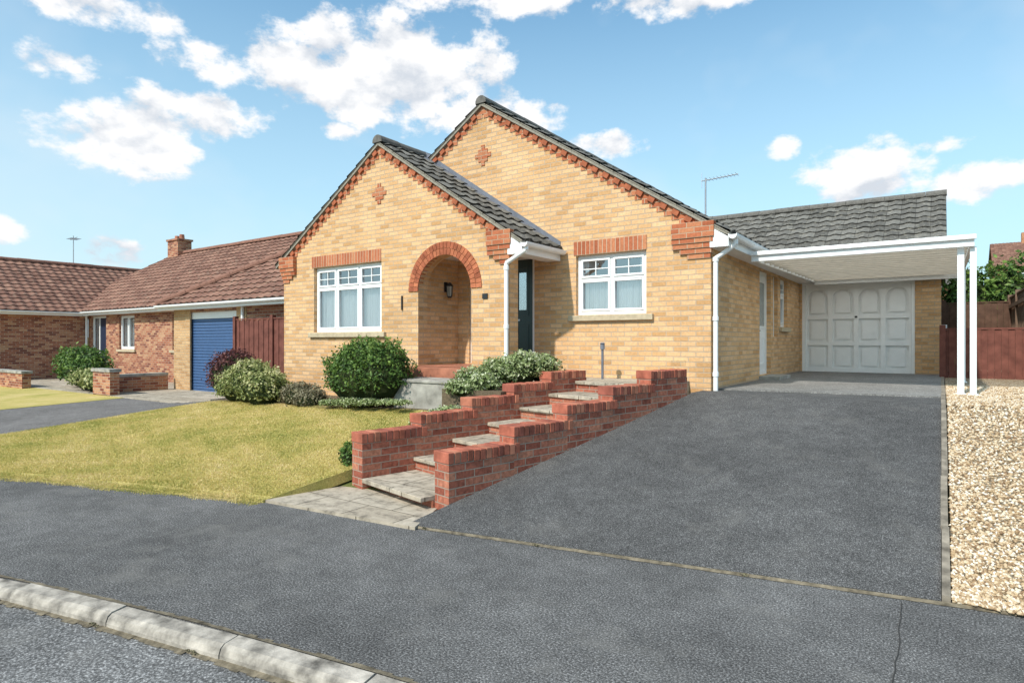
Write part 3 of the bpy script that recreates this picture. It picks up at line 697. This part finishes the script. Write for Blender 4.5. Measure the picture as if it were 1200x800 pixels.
for i in range(7):
    t=.12+.55*i; z=-1.455+.148*i; L=.62 if i<6 else .9
    for k in range(2):
        mb.obox(o+e1*(t-.03+(-.10 if i==0 else 0))+e2*(k*Wd/2+.004)+V(0,0,z-.045+random.uniform(-.003,.003)),e2*(Wd/2-.01),e1*(L+(.1 if i==0 else 0)),V(0,0,.045))
    rb.obox(o+e1*t+V(0,0,z-.6),e2*Wd,e1*.55,V(0,0,.553))
mb.build('slab_treads',SLAB,ST,bevel=.006); rb.build('brick_risers',GARD,ST)
mb=MB(); mb.box(-5.7,-3.02,8.0,YF-.002,-1.2,-.575); mb.build('paved_landing',SLAB,None,bevel=.006)
mb=MB(); mb.box(-6.95,-5.75,6.75,7.379,-1.3,-.62); mb.box(-6.97,-5.73,6.73,7.36,-.62,-.575); mb.build('concrete_planter',CONC,None,bevel=.01)
mb=MB(); mb.box(-5.74,-4.72,6.5,7.98,-1.3,-.66); mb.build('raised_bed',SOIL)
mb=MB(); mb.cyl((-4.2,8.4,-.6),(-4.2,8.4,-.12),.02,10); mb.cyl((-4.2,8.4,-.12),(-4.2,8.4,-.03),.035,10); mb.cyl((-4.2,8.4,-.03),(-4.2,8.4,-.015),.05,10,r2=.02); mb.build('garden_post_light',LEAD)
# ================================================================ foliage
def leaf_mass(name,blobs,n,size,mat,core=.78,seed=0,parent=None,zmin=-.35,asp=.5,up=0):
    rg=np.random.default_rng(seed); B=np.array(blobs,float); w=(B[:,3]*B[:,5]+B[:,4]*B[:,5]+B[:,3]*B[:,4]); w/=w.sum()
    ix=rg.choice(len(B),n,p=w); d=rg.standard_normal((n,3)); d/=np.linalg.norm(d,axis=1)[:,None]
    d[:,2]=np.where(d[:,2]<zmin,-d[:,2],d[:,2])
    ph=ix*1.7
    lump=.09*np.sin(7*d[:,0]+ph)*np.cos(6*d[:,1]+2*d[:,2]+ph)+.08*np.sin(11*d[:,2]+5*d[:,0]+ph)+.05*np.sin(17*d[:,1]+13*d[:,0])
    inn=rg.random(n)**1.7*.38
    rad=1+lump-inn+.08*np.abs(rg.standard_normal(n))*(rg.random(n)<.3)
    pos=B[ix,:3]+d*B[ix,3:]*rad[:,None]
    nn=d+.9*rg.standard_normal((n,3)); nn/=np.linalg.norm(nn,axis=1)[:,None]
    t=np.cross(nn,rg.standard_normal((n,3))); t[:,2]+=up; t/=np.linalg.norm(t,axis=1)[:,None]; b=np.cross(nn,t)
    s=(size*(.55+.9*rg.random(n)))[:,None]
    Vv=np.stack([pos-t*s,pos+b*s*asp,pos+t*s,pos-b*s*asp],1).reshape(-1,3)
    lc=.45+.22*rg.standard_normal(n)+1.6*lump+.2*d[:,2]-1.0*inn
    ob=np_mesh(name,Vv,np.arange(n*4).reshape(-1,4),mat,np.repeat(np.clip(lc,0,1),4),parent)
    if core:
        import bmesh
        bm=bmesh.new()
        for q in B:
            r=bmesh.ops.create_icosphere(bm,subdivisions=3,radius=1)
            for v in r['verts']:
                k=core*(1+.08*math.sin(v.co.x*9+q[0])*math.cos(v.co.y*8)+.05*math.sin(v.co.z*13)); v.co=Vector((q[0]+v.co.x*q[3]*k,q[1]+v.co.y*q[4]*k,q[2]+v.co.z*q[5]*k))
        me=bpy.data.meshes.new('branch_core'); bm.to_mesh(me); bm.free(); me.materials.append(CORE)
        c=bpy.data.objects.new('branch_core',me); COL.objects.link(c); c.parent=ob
    return ob
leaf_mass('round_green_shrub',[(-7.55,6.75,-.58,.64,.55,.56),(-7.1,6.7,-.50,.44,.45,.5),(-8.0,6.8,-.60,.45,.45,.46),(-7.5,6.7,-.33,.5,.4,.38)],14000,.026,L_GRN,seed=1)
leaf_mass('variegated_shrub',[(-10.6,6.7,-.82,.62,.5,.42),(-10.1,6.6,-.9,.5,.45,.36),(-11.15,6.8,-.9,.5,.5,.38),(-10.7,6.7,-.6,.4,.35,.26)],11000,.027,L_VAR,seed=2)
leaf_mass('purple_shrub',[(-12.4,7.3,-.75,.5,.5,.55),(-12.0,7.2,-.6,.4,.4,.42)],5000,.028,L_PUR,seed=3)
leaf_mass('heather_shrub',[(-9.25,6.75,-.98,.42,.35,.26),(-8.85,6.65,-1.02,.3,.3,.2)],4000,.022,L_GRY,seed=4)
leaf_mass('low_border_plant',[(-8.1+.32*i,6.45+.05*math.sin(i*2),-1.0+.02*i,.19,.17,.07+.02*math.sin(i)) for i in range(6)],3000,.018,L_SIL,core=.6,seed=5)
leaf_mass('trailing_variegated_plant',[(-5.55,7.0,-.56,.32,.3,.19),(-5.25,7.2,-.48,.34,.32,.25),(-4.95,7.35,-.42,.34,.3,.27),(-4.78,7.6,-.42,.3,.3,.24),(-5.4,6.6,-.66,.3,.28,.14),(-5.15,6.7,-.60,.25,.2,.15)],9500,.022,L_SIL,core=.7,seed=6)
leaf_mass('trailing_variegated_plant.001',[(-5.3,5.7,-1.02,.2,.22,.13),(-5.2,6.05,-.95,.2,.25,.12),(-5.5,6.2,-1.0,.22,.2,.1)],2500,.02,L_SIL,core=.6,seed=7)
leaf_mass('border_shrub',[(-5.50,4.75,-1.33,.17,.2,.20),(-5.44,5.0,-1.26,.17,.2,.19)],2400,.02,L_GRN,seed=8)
leaf_mass('neighbour_shrub',[(-21.6,7.9,-.75,.9,.7,.6),(-20.9,7.7,-.95,.8,.6,.45)],5000,.045,L_GRN,seed=9)
leaf_mass('neighbour_shrub.001',[(-19.6,7.4,-1.1,.8,.5,.32),(-18.9,7.3,-1.15,.6,.4,.28)],3000,.04,L_VAR,seed=10)
leaf_mass('garden_hedge',[(.6+i*.9,20.5+.3*math.sin(i*2),.6+.1*math.sin(i*3),.75,.7,1.45+.12*math.sin(i*1.9)) for i in range(6)],15000,.06,L_GRN,seed=11)
leaf_mass('weeds',[(x_,Ye(x_)+.0,PZ+.012,.03,.012,.009) for x_ in (-3.6,-2.6,-1.1)]+[(x_,Yk(x_)-.015,PZ-.065,.05,.014,.010) for x_ in (-5.0,-4.1,-3.3)],300,.007,L_GRY,core=0,seed=12)
# ================================================================ fences (right)
def fence(name,a,b,zt,zb,mat,board=.1,post=True,vert=True):
    mb=MB(); a,b=Vector(a),Vector(b); d=b-a; L=d.length; d=d/L; n=V(-d.y,d.x,0); k=int(L/board)
    for i in range(k):
        j=random.uniform(-.006,.006)
        mb.obox(a+d*(i*board)+n*(.0 if i%2 else .012)+V(0,0,zb),d*(board-.004),n*.018,V(0,0,zt-zb+j))
    for z in (zb+.2,zt-.25): mb.obox(a+n*.035+V(0,0,z),d*L,n*.04,V(0,0,.08))
    mb.obox(a-n*.01+V(0,0,zt+.007),d*L,n*.06,V(0,0,.03))
    if post:
        m=max(1,round(L/1.83))
        for i in range(m+1): mb.obox(a+d*(i*L/m)-d*.05-n*.03+V(0,0,zb),d*.1,n*.1,V(0,0,zt-zb+.1))
    return mb.build(name,mat)
fence('timber_fence',(.02,14.6,0),(1.38,14.6,0),.22,-.85,FENR)
fence('timber_fence.001',(1.42,13.9,0),(1.42,27,0),1.05,-.85,FENG,.14)
fence('timber_fence.002',(.05,19.2,0),(1.4,19.2,0),.95,-.85,FEND,.12)
# ================================================================ neighbour bungalow
NH=empty('neighbour_brick_bungalow')
mb=MB()
mb.wall((0,8.9,0),(1,0,0),rect(-18,-11.95,-1.7,1.05),[rect(-17.35,-14.85,-1.4,.80)],(0,.2,0))
mb.box(-18,-17.8,9.1,10.3,-1.7,1.05); mb.box(-12.15,-11.95,9.1,16,-1.7,1.05)
mb.wall((0,10.3,0),(1,0,0),rect(-27.6,-18,-1.7,1.2),[rect(-24.9,-23.7,-.28,.95),rect(-21.0,-19.8,-.28,.95),rect(-27.3,-26.0,-1.15,.98)],(0,.25,0))
mb.wall((-27.6,0,0),(0,1,0),rect(2,10.29,-1.7,1.2),[rect(4,5.6,-.3,.95)],(-.25,0,0))
mb.wall((0,2.0,0),(1,0,0),[(-34.4,-1.7),(-27.86,-1.7),(-27.86,1.2),(-31,3.2),(-34.4,1.2)],[rect(-32,-30,-.3,.95)],(0,.25,0))
mb.prism([(-28.35,3.4),(-27.45,3.4),(-27.45,4.45),(-28.35,4.45)],13.7,14.3)
mb.box(-28.4,-27.4,13.65,14.35,4.45,4.53)
mb.build('walls',NBR,NH)
mb=MB(); mb.box(-17.35,-17.1,8.86,8.9,-1.6,1.05); mb.box(-18.02,-17.36,8.88,8.899,-1.6,1.05); mb.box(-14.84,-14.4,8.88,8.899,-1.6,1.05); mb.build('buff_quoins',BUFF2,NH)
mb=MB()
roof_slope(mb,(-31.2,9.95,1.15),(-11.7,9.95,1.15),(-13.5,14,3.88),(-28.4,14,3.88))
roof_slope(mb,(-31.2,18.05,1.15),(-11.7,18.05,1.15),(-13.5,14,3.88),(-28.4,14,3.88))
roof_slope(mb,(-27.25,1.7,1.12),(-27.25,14.5,1.12),(-31,14.5,3.3),(-31,1.7,3.3))
roof_slope(mb,(-34.75,1.7,1.12),(-34.75,14.5,1.12),(-31,14.5,3.3),(-31,1.7,3.3))
hx0,hx1=-18.4,-11.6; hc=(hx0+hx1)/2; hh=(hx1-hx0)/2; zt=1.02+.62*hh
roof_slope(mb,(hx0,8.6,1.02),(hx1,8.6,1.02),(hc+.01,8.6+hh,zt),(hc-.01,8.6+hh,zt))
roof_slope(mb,(hx0,8.6,1.02),(hx0,14,1.02),(hc,14,zt),(hc,8.6+hh,zt))
roof_slope(mb,(hx1,8.6,1.02),(hx1,14,1.02),(hc,14,zt),(hc,8.6+hh,zt))
mb.build('roof_tiles',TB,NH)
mb=MB(); ridge(mb,(-28.4,14,3.9),(-13.5,14,3.9)); ridge(mb,(-31,1.7,3.3),(-31,14.5,3.3)); ridge(mb,(hx0,8.6,1.05),(hc,8.6+hh,zt+.03)); ridge(mb,(hx1,8.6,1.05),(hc,8.6+hh,zt+.03)); ridge(mb,(hc,8.6+hh,zt+.03),(hc,14,zt+.03)); mb.build('ridge_tiles',RIDB,NH)
mb=MB()
mb.box(hx0,hx1,8.62,8.65,.88,1.03); gutter(mb,(hx0,8.56,1.0),(hx1,8.56,1.0)); mb.box(hx0,-18.001,8.65,9.9,.88,.9); mb.box(-18,hx1,8.65,8.899,.88,.9)
mb.box(hx0,hx0+.03,8.66,9.95,.9,1.03)
mb.box(-27.3,hx0-.001,9.97,10.0,1.0,1.15); gutter(mb,(-27.2,9.92,1.12),(hx0,9.92,1.12)); mb.box(-27.3,hx0-.002,10.0,10.299,1.0,1.02)
mb.box(-27.3,-27.27,1.8,9.96,.98,1.12); gutter(mb,(-27.2,1.8,1.1),(-27.2,9.9,1.1)); mb.box(-27.599,-27.301,1.8,10.2,.98,1.0)
mb.cyl((-18.1,10.2,-1.4),(-18.1,10.2,1.0),.04,8); mb.cyl((-14.5,8.84,-1.4),(-14.5,8.84,.95),.04,8); mb.cyl((-27.5,10.2,-1.4),(-27.5,10.2,1.),.04,8)
mb.box(-17.35,-17.25,8.93,8.99,-1.4,.8); mb.box(-14.95,-14.85,8.93,8.99,-1.4,.8); mb.box(-17.25,-14.95,8.93,8.99,.62,.8)
mb.build('fascia_gutters_and_frames',WH,NH)
mb=MB(); z=-1.38
while z<.61:
    mb.box(-17.249,-14.951,8.955,8.985,z,z+.062); mb.box(-17.249,-14.951,8.978,8.985,z+.062,z+.08); z+=.08
mb.build('blue_roller_door',BLUE,NH)
window('lounge_window',NH,(0,10.3,0),(1,0,0),(0,-1,0),-24.9,-23.7,-.28,.95,[0,.5,1],trans=None,curt=.9,bars=False)
window('bedroom_window',NH,(0,10.3,0),(1,0,0),(0,-1,0),-21.0,-19.8,-.28,.95,[0,.5,1],trans=None,curt=.6,bars=False)
window('wing_window',NH,(-27.6,0,0),(0,1,0),(1,0,0),4,5.6,-.3,.95,[0,.5,1],trans=None,curt=.6)
mb=MB(); mb.box(-27.3,-27.22,10.36,10.42,-1.15,.98); mb.box(-26.08,-26.0,10.36,10.42,-1.15,.98); mb.box(-27.22,-26.08,10.36,10.42,.9,.98); mb.box(-26.75,-26.68,10.36,10.42,-1.15,.9)
mb.box(-26.68,-26.08,10.38,10.41,-1.15,.9,1); mb.box(-27.22,-26.75,10.39,10.4,-1.15,.9,2); mb.box(-27.3,-26,10.45,10.47,-1.15,.98,3)
mb.build('front_door',[WH,plain('navy_door_paint',(.02,.03,.06),.4,.4),GL,DARK],NH)
mb=MB(); mb.cyl((-27.7,14,4.53),(-27.7,14,4.75),.12,10,r2=.1); mb.cyl((-28.1,14,4.53),(-28.1,14,4.72),.12,10,r2=.1); mb.build('chimney_pots',TERR,NH)
mb=MB(); mb.cyl((-31,11.0,3.2),(-31,11.0,4.6),.02,6); mb.cyl((-31.3,11,4.45),(-30.6,11,4.5),.012,6)
for i in range(6): mb.cyl((-31.2+i*.1,10.8,4.46),(-31.2+i*.1,11.2,4.46),.006,4)
mb.build('tv_aerial',ALU,NH)
fence('timber_fence.003',(-14.35,8.55,0),(-11.25,8.55,0),.52,-1.4,FENR,.1)
mb=MB(); mb.box(-18.2,-17.2,6.9,7.12,-1.7,-.78); mb.box(-18.25,-17.15,6.87,7.15,-.78,-.70,1)
mb.box(-26,-22.3,6.6,6.82,-1.7,-.95); mb.box(-26,-22.25,6.57,6.85,-.95,-.88,1); mb.box(-18.2,-17.98,7.121,8.7,-1.7,-.95); mb.box(-18.22,-17.96,7.151,8.7,-.95,-.88,1)
mb.build('low_brick_wall',[NBR,CONC])
# ================================================================ distant house
DH=empty('distant_brick_house')
mb=MB(); bx,by,bz=4.4,76,2.0
mb.wall((0,by,0),(1,0,0),rect(bx,bx+9,bz-2,bz+5.2),[rect(bx+1.3,bx+2.5,bz+3.4,bz+4.6),rect(bx+5.6,bx+7,bz+3.4,bz+4.6)],(0,.3,0)); mb.box(bx,bx+.3,by+.3,by+8,bz-2,bz+5.2); mb.box(bx+8.7,bx+9,by+.3,by+8,bz-2,bz+5.2)
mb.box(bx+2.2,bx+2.9,by+3.7,by+4.3,bz+7,bz+8.9)
mb.box(bx-5,bx-1.2,by+12,by+18,bz-2,bz+4.4)
mb.build('walls',brick_mat('distant_orange_brick',(.42,.15,.07),(.5,.2,.09),(.55,.26,.13),(.45,.36,.26)),DH)
mb=MB(); roof_slope(mb,(bx-.3,by-.4,bz+5.1),(bx+9.3,by-.4,bz+5.1),(bx+9.3,by+4,bz+8),(bx-.3,by+4,bz+8)); roof_slope(mb,(bx-.3,by+8.4,bz+5.1),(bx+9.3,by+8.4,bz+5.1),(bx+9.3,by+4,bz+8),(bx-.3,by+4,bz+8))
mb.build('roof_tiles',TB,DH)
mb=MB(); roof_slope(mb,(bx-5.3,by+11.6,bz+4.3),(bx-.9,by+11.6,bz+4.3),(bx-.9,by+15,bz+6.6),(bx-5.3,by+15,bz+6.6)); mb.build('roof_tiles',TG,DH)
window('upper_window',DH,(0,by,0),(1,0,0),(0,-1,0),bx+1.3,bx+2.5,bz+3.4,bz+4.6,[0,.5,1],trans=None)
window('upper_window',DH,(0,by,0),(1,0,0),(0,-1,0),bx+5.6,bx+7,bz+3.4,bz+4.6,[0,.5,1],trans=None)
# ================================================================ light
SAZ=math.radians(187); SEL=math.radians(45)
sd=V(math.sin(SAZ)*math.cos(SEL),math.cos(SAZ)*math.cos(SEL),math.sin(SEL))
sun=bpy.data.lights.new('sun','SUN'); sun.energy=4.7; sun.angle=math.radians(1.5); sun.color=(1,.945,.87)
so=bpy.data.objects.new('sun',sun); COL.objects.link(so); so.rotation_euler=sd.to_track_quat('Z','Y').to_euler(); so.location=(5,-10,20)
w=bpy.data.worlds.new('World'); sc.world=w; w.use_nodes=True; t=w.node_tree; nd=t.nodes; lk=t.links
bg=nd['Background']; bg.inputs[1].default_value=.145
sky=nd.new('ShaderNodeTexSky'); sky.sky_type='NISHITA'; sky.sun_disc=False; sky.sun_elevation=SEL; sky.sun_rotation=SAZ; sky.air_density=1.0; sky.dust_density=1.2; sky.ozone_density=1.5
def mth(op,a,b=None,c=None,clamp=False):
    m=nd.new('ShaderNodeMath'); m.operation=op; m.use_clamp=clamp
    for i,v in enumerate((a,b,c)):
        if v is None: continue
        if isinstance(v,(int,float)): m.inputs[i].default_value=v
        else: lk.new(v,m.inputs[i])
    return m.outputs[0]
tc=nd.new('ShaderNodeTexCoord'); sp=nd.new('ShaderNodeSeparateXYZ'); lk.new(tc.outputs['Generated'],sp.inputs[0])
az=mth('ARCTAN2',sp.outputs[0],sp.outputs[1]); el=mth('ARCSINE',sp.outputs[2])
D=math.radians
clouds=[(-55,22.6,9,2.6,.95),(-46,23.0,11,4.4,1.15),(-38,20.4,7.5,2.4,1),(-61.5,18.0,6.5,2.2,.85),(-67.5,15.6,5.5,2.9,1),(-71,20,4,1.6,.6),(-71,24.6,11,1.8,.75),(-36,29,12,1.8,.6),(-19,28.4,9,1.7,.85),
 (-4.9,13.4,4.6,3.1,.85),(-11,16.3,1.6,1.3,.75),(2.6,11.8,3.4,1.6,.8),(-26.2,17.6,4.6,1.3,.6),(-68,6.8,3.4,1.3,.65),(-50.8,18.3,2.4,1.0,.5),(-76,8,3.4,1.2,.65),(0,14.8,3.4,.9,.5),
 (80,15,12,4,1),(-110,20,14,5,1),(170,24,18,6,1)]
un=None
for (a,e,wa,we,am) in clouds:
    da=mth('MULTIPLY_ADD',az,1/D(wa),-a/wa); de=mth('MULTIPLY_ADD',el,1/D(we),-e/we)
    g=mth('SUBTRACT',am,mth('MULTIPLY_ADD',da,da,mth('MULTIPLY',de,de)))
    un=g if un is None else mth('MAXIMUM',un,g)
un=mth('MAXIMUM',un,-1.4)
cb=nd.new('ShaderNodeCombineXYZ'); lk.new(az,cb.inputs[0]); lk.new(mth('MULTIPLY',el,1.5),cb.inputs[1])
def ns_(scale,detail,rough,off=0):
    n=nd.new('ShaderNodeTexNoise'); n.inputs['Scale'].default_value=scale; n.inputs['Detail'].default_value=detail; n.inputs['Roughness'].default_value=rough
    v=nd.new('ShaderNodeVectorMath'); v.operation='ADD'; lk.new(cb.outputs[0],v.inputs[0]); v.inputs[1].default_value=(0,off,3.1); lk.new(v.outputs[0],n.inputs['Vector']); return n.outputs['Fac']
n1=ns_(13,7,.6); n2=ns_(13,2,.5,.045); n3=ns_(2.2,4,.6,5)
dens=mth('ADD',mth('MULTIPLY',un,.68),mth('MULTIPLY',mth('SUBTRACT',n1,.485),3.2))
mr=nd.new('ShaderNodeMapRange'); mr.interpolation_type='SMOOTHSTEP'; lk.new(dens,mr.inputs['Value']); mr.inputs['From Min'].default_value=-.05; mr.inputs['From Max'].default_value=.5
fac=mr.outputs[0]
veil=nd.new('ShaderNodeMapRange'); lk.new(n3,veil.inputs['Value']); veil.inputs['From Min'].default_value=.48; veil.inputs['From Max'].default_value=.8; veil.inputs['To Max'].default_value=.5
shd=nd.new('ShaderNodeMapRange'); lk.new(mth('SUBTRACT',n1,n2),shd.inputs['Value']); shd.inputs['From Min'].default_value=-.17; shd.inputs['From Max'].default_value=.03
cc=nd.new('ShaderNodeMix'); cc.data_type='RGBA'; lk.new(shd.outputs[0],cc.inputs[0]); cc.inputs[6].default_value=(4.8,5.15,5.65,1); cc.inputs[7].default_value=(7.2,7.2,7.25,1)
hz=nd.new('ShaderNodeMapRange'); lk.new(el,hz.inputs['Value']); hz.inputs['From Min'].default_value=D(-1); hz.inputs['From Max'].default_value=D(32); hz.inputs['To Min'].default_value=.95; hz.inputs['To Max'].default_value=.02
hm=nd.new('ShaderNodeMix'); hm.data_type='RGBA'; lk.new(hz.outputs[0],hm.inputs[0]); 
sm=nd.new('ShaderNodeMix'); sm.data_type='RGBA'; sm.blend_type='MULTIPLY'; sm.inputs[0].default_value=1; lk.new(sky.outputs[0],sm.inputs[6]); sm.inputs[7].default_value=(1.0,1.5,1.5,1)
lk.new(sm.outputs[2],hm.inputs[6]); hm.inputs[7].default_value=(4.6,6.2,6.9,1)
vm=nd.new('ShaderNodeMix'); vm.data_type='RGBA'; lk.new(veil.outputs[0],vm.inputs[0]); lk.new(hm.outputs[2],vm.inputs[6]); vm.inputs[7].default_value=(5.8,6.4,6.8,1)
fm=nd.new('ShaderNodeMix'); fm.data_type='RGBA'; lk.new(fac,fm.inputs[0]); lk.new(vm.outputs[2],fm.inputs[6]); lk.new(cc.outputs[2],fm.inputs[7])
lk.new(fm.outputs[2],bg.inputs[0])
# ================================================================ camera
cam=bpy.data.cameras.new('camera'); cam.lens=21.6; cam.sensor_width=36; cam.clip_end=3000; cam.clip_start=.05
co=bpy.data.objects.new('camera',cam); COL.objects.link(co); co.location=(0,0,0); co.rotation_euler=(math.radians(90),0,math.radians(34.94))
sc.camera=co
sc.view_settings.view_transform='Standard'; sc.view_settings.look='None'; sc.view_settings.exposure=0; sc.view_settings.gamma=1
